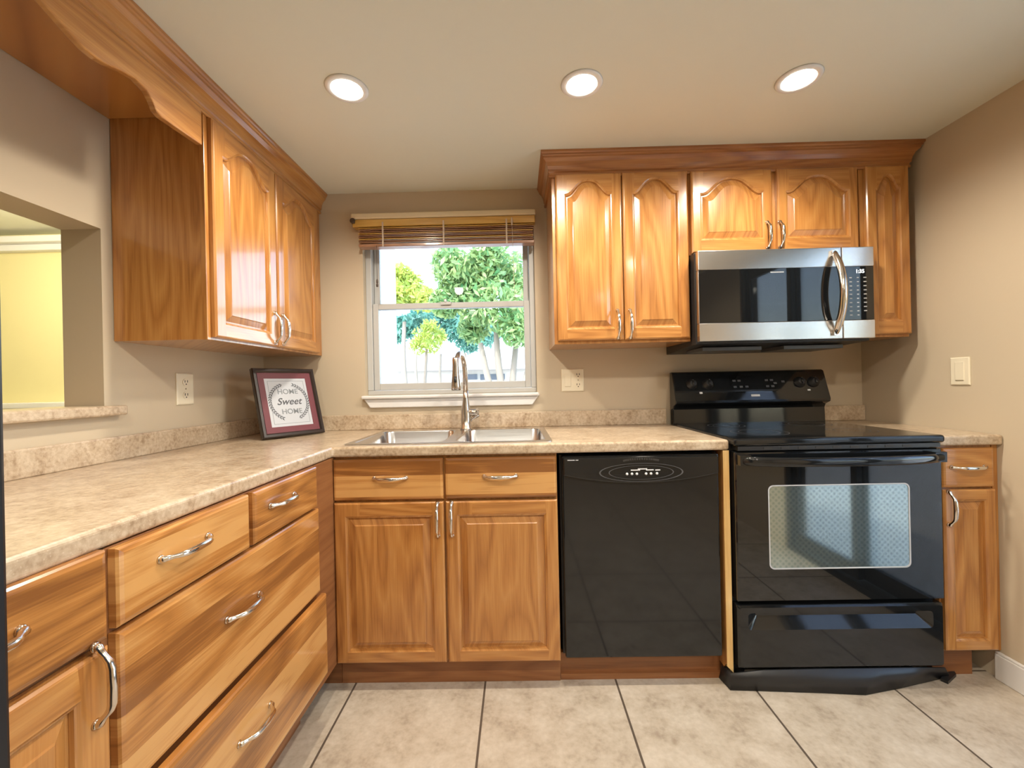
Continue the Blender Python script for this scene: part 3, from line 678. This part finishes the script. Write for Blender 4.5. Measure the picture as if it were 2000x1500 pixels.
def sweep(prof, path, b):
    """crown profile (out, z) carried along mitred corner points given as (x, y, dirx, diry)"""
    b.loops([[Vector((x + dx * o, y + dy * o, z)) for o, z in prof] for x, y, dx, dy in path], smooth=False)
crown = [(0, 2.046), (.009, 2.046), (.012, 2.052), (.009, 2.058), (.009, 2.066), (.014, 2.070), (.014, 2.078), (.017, 2.092), (.024, 2.108), (.036, 2.120), (.036, 2.127), (.041, 2.130), (.041, 2.136), (.046, 2.140), (.046, 2.1495), (0, 2.1495)]
b = MB(); sweep(crown, [(1.498, -.002, -1, 0), (1.498, -.3205, -1, -1), (3.054, -.3205, 1, -1), (3.054, -.002, 1, 0)], b)
tag(b.build('crown_molding', M['oak_crown_stain_shade'], anchor=Vector((2.2, -.3, 2.05))), 'oak crown molding, dark from stain and painted-in shade, along the cabinets over the microwave', 'molding')

# ------------------------------------------------------------------ wall cabinet, valance and soffit on the left wall
FW = Face('X', .311)
t = thing('wall_cabinet', 'oak wall cabinet with two tall arched doors left of the window', 'cabinet', (.15, -.4, 1.305))
b = MB(); b.box(.002, .310, -.826, -.002, 1.305, 2.06); b.build('body', M['oak'], t, bevel=.0015)
b = MB(); b.box(.298, .3145, -.8275, -.812, 1.304, 2.06); b.build('front_stile', M['oak'], t, bevel=.001)
for a0, a1, ha in ((-.808, -.441, -.468), (-.433, -.062, -.408)):
    d = door(FW, a0, a1, 1.314, 2.045, t, .050, .052, .040, .066); pull(FW, ha, 1.390, .128, True, .020).build('handle', M['chrome'], d)['label'] = 'chrome handle'
t = thing('valance', 'oak valance board with wavy lower edge over the pass-through', 'valance', (.3, -1.3, 2.04))
half = [(-.846, 1.931), (-.94, 1.926), (-1.004, 1.923), (-1.022, 1.929), (-1.035, 1.951), (-1.052, 1.967), (-1.085, 1.975), (-1.126, 1.966), (-1.165, 1.953), (-1.192, 1.948), (-1.218, 1.949), (-1.242, 1.956), (-1.269, 1.967), (-1.291, 1.976), (-1.31, 1.983), (-1.345, 1.990)]
allp = half + [(-2.69 - y, z) for y, z in half[-2::-1]]
b = MB(); b.poly([(.306, -.846, 2.052)] + [(.306, y, z) for y, z in allp] + [(.306, -1.844, 2.052)], (.019, 0, 0)); b.build('board', M['oak_h'], t, bevel=.004)
b = MB(); b.box(.002, .3055, -1.844, -.8285, 2.038, 2.052); b.build('soffit', M['oak_h'], t)
b = MB(); b.box(.002, .310, -1.864, -1.8455, 1.78, 2.06); tag(b.build('cabinet_side_panel', M['oak'], anchor=Vector((.15, -1.86, 1.78))), 'oak side panel at the far end of the valance, above the refrigerator', 'cabinet panel')
b = MB(); sweep(crown, [(.3105, -.002, 1, 0), (.3105, -1.864, 1, 0)], b)
tag(b.build('crown_molding', M['oak_h'], anchor=Vector((.3, -.9, 2.05))), 'golden oak crown molding along the left cabinets and valance', 'molding')

# ------------------------------------------------------------------ microwave
t = thing('microwave', 'stainless over-the-range microwave with black glass door', 'microwave', (2.47, -.2, 1.28))
MX0, MX1 = 2.101, 2.841
b = MB(); b.poly([(MX0, -.370, 1.290), (MX0, -.004, 1.270), (MX0, -.004, 1.684), (MX0, -.370, 1.684)], (MX1 - MX0, 0, 0)); bd = b.build('body', M['blackm'], t, bevel=.003)
for x in (2.16, 2.52): b = MB(); b.box(x, x + .26, -.30, -.12, 1.266, 1.281); b.build('grease_filter', M['dark_mark'], bd)
b = MB(); b.box(2.106, 2.136, -.372, -.340, 1.296, 1.684); b.build('side_vent', M['blackm'], bd)
b = MB(); b.box(MX0 + .004, 2.7055, -.400, -.371, 1.602, 1.684); b.box(MX0 + .004, 2.7055, -.400, -.371, 1.299, 1.376); b.box(MX0 + .004, 2.7055, -.396, -.371, 1.376, 1.602); d = b.build('microwave_door', M['steel'], t, bevel=.0025)
b = MB(); b.box(MX0 + .006, 2.7045, -.3995, -.3955, 1.377, 1.601); g = b.build('door_glass', M['blackg'], d)
b = MB()
for k in range(11): b.box(2.408 + k * .0052, 2.4118 + k * .0052, -.4001, -.399, 1.583, 1.5875)
b.build('nameplate', M['grey_mark'], d)
b = MB(); hp = []; hr = []
for k in range(17):
    u = -1 + 2 * k / 16; hp.append((2.672, -.402 - .052 * (1 - abs(u) ** 2.2), 1.491 + .172 * u)); hr.append(.0125 if abs(u) < .85 else .0105)
b.tube(hp, hr, 14, flat=((1, 0, 0), 1.15)); b.box(2.661, 2.683, -.412, -.400, 1.312, 1.335); b.box(2.661, 2.683, -.412, -.400, 1.647, 1.670); b.build('handle', M['chrome'], d)['label'] = 'bowed chrome handle'
b = MB(); b.box(2.708, MX1, -.400, -.371, 1.602, 1.684); b.box(2.708, MX1, -.400, -.371, 1.299, 1.376); b.box(2.708, MX1, -.396, -.371, 1.376, 1.602); d = b.build('control_panel', M['steel'], t, bevel=.0025)
b = MB(); b.box(2.709, MX1 - .003, -.3995, -.3955, 1.377, 1.601); b.build('panel_glass', M['blackg'], d)
for j in range(10):
    for i in range(3):
        if j == 9 and i == 2: continue
        w = (.010, .008, .012)[i]; x = 2.742 + i * .030; z = 1.552 - j * .0175
        b = MB(); b.box(x - w / 2, x + w / 2, -.4003, -.399, z, z + .0042); b.build('key', M['grey_mark'], d)
def text(s, name, size, loc, rx, mat, parent, rz=0, shear=0, ext=.0003, bold=0, mtx=None):
    cu = bpy.data.curves.new(name, 'FONT'); cu.body = s; cu.size = size; cu.align_x = 'CENTER'; cu.align_y = 'CENTER'; cu.extrude = ext; cu.shear = shear; cu.offset = bold
    o = bpy.data.objects.new(name, cu); C.objects.link(o); cu.materials.append(mat); o.parent = parent
    me = bpy.data.meshes.new_from_object(o); bpy.data.objects.remove(o); bpy.data.curves.remove(cu)
    o = bpy.data.objects.new(name, me); C.objects.link(o); o.parent = parent
    if not me.materials: me.materials.append(mat)
    if mtx is not None: o.matrix_local = mtx
    else: o.location = Vector(loc) - origin(parent); o.rotation_euler = (rx, 0, rz)
    return o
text('1:35', 'clock_digits', .022, (2.782, -.4000, 1.580), PI / 2, M['display'], d, bold=.0004)

# ------------------------------------------------------------------ framed print leaning in the corner
BLp, BRp = Vector((.223, -.388, CT)), Vector((.383, -.150, CT))
ex = (BRp - BLp).normalized(); back = Vector((-ex.y, ex.x, 0)); th = math.radians(17.5)
ez = back * math.sin(th) + Vector((0, 0, 1)) * math.cos(th); eo = ex.cross(ez).normalized()          # eo comes out of the picture
if eo.y > 0: eo = -eo
fw, fh = .287, .325
t = thing('picture_frame', 'dark wood framed home-sweet-home print with maroon mat leaning in the counter corner', 'picture frame', BLp)
def fp(a, h, d): return BLp + ex * a + ez * h + eo * d + Vector((0, 0, .0065))
def fl(i, d): return [fp(i, i, d), fp(fw - i, i, d), fp(fw - i, fh - i, d), fp(i, fh - i, d)]
b = MB(); b.loops([fl(0, -.012), fl(0, .006), fl(.004, .010), fl(.014, .010), fl(.020, .004), fl(.020, -.004)], False, False); b.build('frame', M['frame_wood'], t)
b = MB(); b.loops([fl(.019, -.010), fl(.019, .0015), fl(.046, .0015), fl(.048, -.0005)], True, False); b.build('mat_board', M['mat_red'], t)
b = MB(); b.loops([fl(.047, -.004), fl(.047, -.0002)], True, True); pp = b.build('print', M['paper'], t)
b = MB(); b.loops([fl(.060, -.001), fl(.060, .0002), fl(.0615, .0002), fl(.0615, -.001)], False, False); b.build('print_border', M['ink_pale'], pp)
def tmtx(a, h, d=.0003):
    m = Matrix((ex, ez, eo)).transposed().to_4x4(); m.translation = fp(a, h, d) - origin(pp); return m
text('HOME', 'lettering', .034, None, 0, M['ink_pale'], pp, bold=.0004, mtx=tmtx(.145, .212))
text('Sweet', 'lettering', .046, None, 0, M['ink'], pp, shear=.35, bold=.0004, mtx=tmtx(.143, .164))
text('HOME', 'lettering', .034, None, 0, M['ink_pale'], pp, bold=.0004, mtx=tmtx(.150, .116))
b = MB()
for k in range(46):
    a = 2 * PI * k / 46
    if .40 < (a / PI) < .60 or 1.38 < a / PI < 1.62: continue
    for s, rr in ((.5, .083), (-.5, .091)):
        c = (.145 + rr * math.cos(a), .163 + rr * math.sin(a)); dr = a + PI / 2 + s
        l_, w_ = .0085, .0026
        P = [(c[0] + l_ * math.cos(dr), c[1] + l_ * math.sin(dr)), (c[0] - w_ * math.sin(dr), c[1] + w_ * math.cos(dr)), (c[0] - l_ * math.cos(dr), c[1] - l_ * math.sin(dr)), (c[0] + w_ * math.sin(dr), c[1] - w_ * math.cos(dr))]
        b.poly([fp(x, y, 0) for x, y in P], eo * .0004)
b.build('wreath', M['ink'], pp)
b = MB(); top = fp(fw / 2, fh * .62, -.013); ft = BLp + ex * (fw / 2) + back * (.62 * fh * math.sin(th) + .095); ft.z = CT + .002
b.loops([[top - ex * .025, top + ex * .025, top + ex * .025 + back * .004, top - ex * .025 + back * .004], [ft - ex * .035, ft + ex * .035, ft + ex * .035 + back * .004, ft - ex * .035 + back * .004]]); b.build('easel_leg', M['frame_wood'], t)

# ------------------------------------------------------------------ outlets and switch
def plate(fr, a0, a1, h0, h1):
    b = MB(); b.loops([rect(fr, a0, a1, h0, h1, .0005), rect(fr, a0, a1, h0, h1, .004), rect(fr, a0 + .004, a1 - .004, h0 + .004, h1 - .004, .0065)]); return b
def duplex(fr, a, h, parent):
    for dz in (-.026, .026):
        b = MB(); b.loops([[fr.p(a + .0165 * math.cos(2 * PI * k / 20), h + dz + .0145 * math.sin(2 * PI * k / 20), d) for k in range(20)] for d in (.006, .0085)]); s = b.build('socket', M['almond'], parent)
        b = MB()
        for da in (-.0065, .0065): b.loops([rect(fr, a + da - .0016, a + da + .0016, h + dz - .001, h + dz + .0085, d) for d in (.0080, .0089)])
        b.loops([[fr.p(a + .0028 * math.cos(2 * PI * k / 10), h + dz - .0075 + .0028 * math.sin(2 * PI * k / 10), d) for k in range(10)] for d in (.0080, .0089)]); b.build('slots', M['slot'], s)
    b = MB(); b.loops([[fr.p(a + .003 * math.cos(2 * PI * k / 10), h + .003 * math.sin(2 * PI * k / 10), d) for k in range(10)] for d in (.006, .0078)]); b.build('screw', M['almond_d'], parent)
FX = Face('X', 0); FY = Face('Y', 0)
t = thing('wall_outlet', 'almond duplex outlet on the left wall above the worktop', 'outlet', (0, -.532, 1.145)); plate(FX, -.576, -.490, 1.082, 1.207).build('cover_plate', M['almond'], t); duplex(FX, -.533, 1.145, t)
t = thing('wall_outlet', 'almond double plate with switch and outlet right of the window', 'outlet', (1.615, 0, 1.15)); plate(FY, 1.558, 1.672, 1.092, 1.208).build('cover_plate', M['almond'], t); duplex(FY, 1.643, 1.150, t)
b = MB(); b.loops([rect(FY, 1.573, 1.606, 1.117, 1.183, .006), rect(FY, 1.573, 1.606, 1.117, 1.183, .0085), rect(FY, 1.575, 1.604, 1.119, 1.181, .0095)]); b.build('rocker', M['almond'], t)
class FaceR(Face):
    def p(s, a, h, d=0): return Vector((XR - d, a, h))
FR = FaceR('R', XR)
t = thing('light_switch', 'almond rocker light switch on the right wall', 'light switch', (XR, -.49, 1.15)); plate(FR, -.528, -.453, 1.094, 1.205).build('cover_plate', M['almond'], t)
b = MB(); b.loops([rect(FR, -.509, -.473, 1.113, 1.187, .006), rect(FR, -.509, -.473, 1.113, 1.187, .0075), rect(FR, -.507, -.475, 1.115, 1.185, .0085)]); b.build('rocker', M['almond'], t)
b = MB(); b.loops([rect(FR, -.506, -.476, 1.1115, 1.1145, d) for d in (.006, .0088)]); b.build('rocker_gap', M['almond_d'], t)

# ------------------------------------------------------------------ sliding glass door behind the camera, on the right wall
b = MB(); b.box(XR + .01, XR + .11, DY0, DY0 + .05, 0, DZ); b.box(XR + .01, XR + .11, DY1 - .05, DY1, 0, DZ); b.box(XR + .01, XR + .11, DY0, DY1, DZ - .05, DZ); b.box(XR + .01, XR + .11, DY0 + .05, DY1 - .05, 0, .04)
sd = b.build('door_1', M['blackm'], bevel=.003); struct(sd)
ym = (DY0 + DY1) / 2
for y0, y1, xo in ((DY0 + .05, ym - .035, .03), (ym - .075, DY1 - .05, .07)):
    b = MB(); x0, x1 = XR + xo, XR + xo + .03
    b.box(x0, x1, y0, y0 + .040, .045, DZ - .055); b.box(x0, x1, y1 - .040, y1, .045, DZ - .055); b.box(x0, x1, y0 + .040, y1 - .040, .045, .13); b.box(x0, x1, y0 + .040, y1 - .040, DZ - .13, DZ - .055); p = b.build('sliding_panel', M['blackm'], sd, bevel=.003)
    b = MB(); b.box(x0 + .012, x0 + .018, y0 + .040, y1 - .040, .13, DZ - .13); b.build('pane', M['glass'], p)

# ------------------------------------------------------------------ outdoors
b = MB(); b.box(-30, 30, .57, 40, -.35, -.25); struct(b.build('ground', M['lawn']))
b = MB(); b.box(3.22, 14, -12, .57, -.35, -.05); struct(b.build('patio', M['lawn']))
b = MB(); b.box(-3.0, -.07, .575, 2.74, -.25, 3.0); struct(b.build('wall_wing', M['peach']))

def blob_tree(name, label, x, y, z0, crown, leaf, nleaf, size, trunks, trunk_r=.05):
    t = thing(name, label, 'tree' if name != 'hedge' else 'hedge', (x, y, z0))
    if trunks:
        b = MB()
        for (bx, by, tx, ty, tz) in trunks:
            P = []; n = 8
            for k in range(n + 1):
                u = k / n; P.append((x + bx + (tx - bx) * u + .03 * math.sin(u * 7 + bx * 9), y + by + (ty - by) * u, z0 + (tz - z0) * u))
            b.tube(P, [trunk_r * (1.2 - .6 * k / n) for k in range(n + 1)], 8)
        b.build('trunk', M['bark'], t)
    b = MB()
    for k in range(nleaf):
        cx, cy, cz, r = random.choice(crown)
        v = Vector((random.gauss(0, 1), random.gauss(0, 1), random.gauss(0, 1))).normalized() * (random.random() ** .45) * r
        c = Vector((cx, cy, cz)) + v
        s = size * random.uniform(.6, 1.4)
        a = Vector((random.gauss(0, 1), random.gauss(0, 1), random.gauss(0, 1) - .6)).normalized(); w = a.cross(Vector((random.gauss(0, 1), random.gauss(0, 1), random.gauss(0, 1)))).normalized()
        q = [b.bm.verts.new(c - a * s), b.bm.verts.new(c + w * s * .34), b.bm.verts.new(c + a * s), b.bm.verts.new(c - w * s * .34)]
        b.face(q)
    b.build('foliage', leaf, t)
    return t
def at(px, py, Y):
    d = F + R * ((px - 1000) / 830.24) + U * ((750 - py) / 830.24); k = (Y + 2.2107) / d.y; return Vector((1.33017, -2.2107, 1.13597)) + d * k
def crown_at(lst, Y, spread=.5):
    out = []
    for px, py, rp in lst:
        p = at(px, py, Y + random.uniform(-spread, spread)); out.append((p.x, p.y, p.z, rp * (Y + 2.21) / 830.24))
    return out
p = at(990, 800, 6.5)
blob_tree('leafy_tree', 'large green tree with several pale trunks seen through the window', p.x, 6.5, -.25, crown_at([(940, 540, 55), (900, 560, 45), (985, 530, 50), (880, 520, 38), (1010, 570, 40), (930, 590, 45), (980, 600, 50), (1010, 640, 38), (950, 500, 35), (925, 640, 32), (870, 590, 30)], 6.5), M['leaf_g'], 9000, .085,
          [(.05, 0, -.55, .1, 2.0), (.0, .1, -.2, 0, 2.6), (.1, 0, .2, .2, 2.2), (.15, -.1, .55, -.1, 2.0)], .085)
p = at(790, 700, 10)
blob_tree('leafy_tree', 'yellow-green tree at the left of the window view', p.x, 10, -.25, crown_at([(778, 545, 32), (800, 560, 32), (770, 575, 28), (815, 580, 26), (835, 585, 22)], 10), M['leaf_y'], 4000, .10, [(0, 0, 0, 0, 3.0)], .09)
p = at(832, 745, 4.4)
blob_tree('slender_tree', 'slender young tree in front of the white house outside', p.x, 4.4, -.25, crown_at([(826, 655, 22), (845, 670, 20), (815, 675, 18), (840, 640, 18), (860, 655, 14)], 4.4, .2), M['leaf_y'], 900, .045, [(.03, 0, 0, 0, 1.75)], .034)
blob_tree('hedge', 'trees behind the slender young tree, their shade put into dark blue-green leaves', at(860, 700, 12).x, 12, -.25, crown_at([(790, 640, 26), (820, 625, 26), (855, 622, 28), (890, 640, 28), (915, 665, 26), (950, 650, 28), (775, 650, 20)], 12), M['leaf_b'], 5000, .11, [(-.8, 0, -.8, 0, 2.2), (0, 0, 0, 0, 2.2), (.8, 0, .8, 0, 2.2)], .06)
t = thing('house', 'pale house with low roof outside the window', 'house', (1.0, 15, -.25))
b = MB(); b.box(-3.5, 5.5, 14.5, 18, -.25, 1.75); w = b.build('walls', M['house'], t)
a, c = at(905, 735, 14.45), at(930, 735, 14.45)
for px0, px1 in ((912, 932), (938, 986)):
    a, c = at(px0, 731, 14.45), at(px1, 741, 14.45); b = MB(); b.box(a.x, c.x, 14.44, 14.5, c.z, a.z); b.build('window', M['dark_win'], w)
b = MB(); b.poly([(-3.9, 14.0, 1.72), (5.9, 14.0, 1.72), (5.9, 16.2, 2.5), (-3.9, 16.2, 2.5)], (0, 0, .12)); b.build('roof', M['roof'], t)
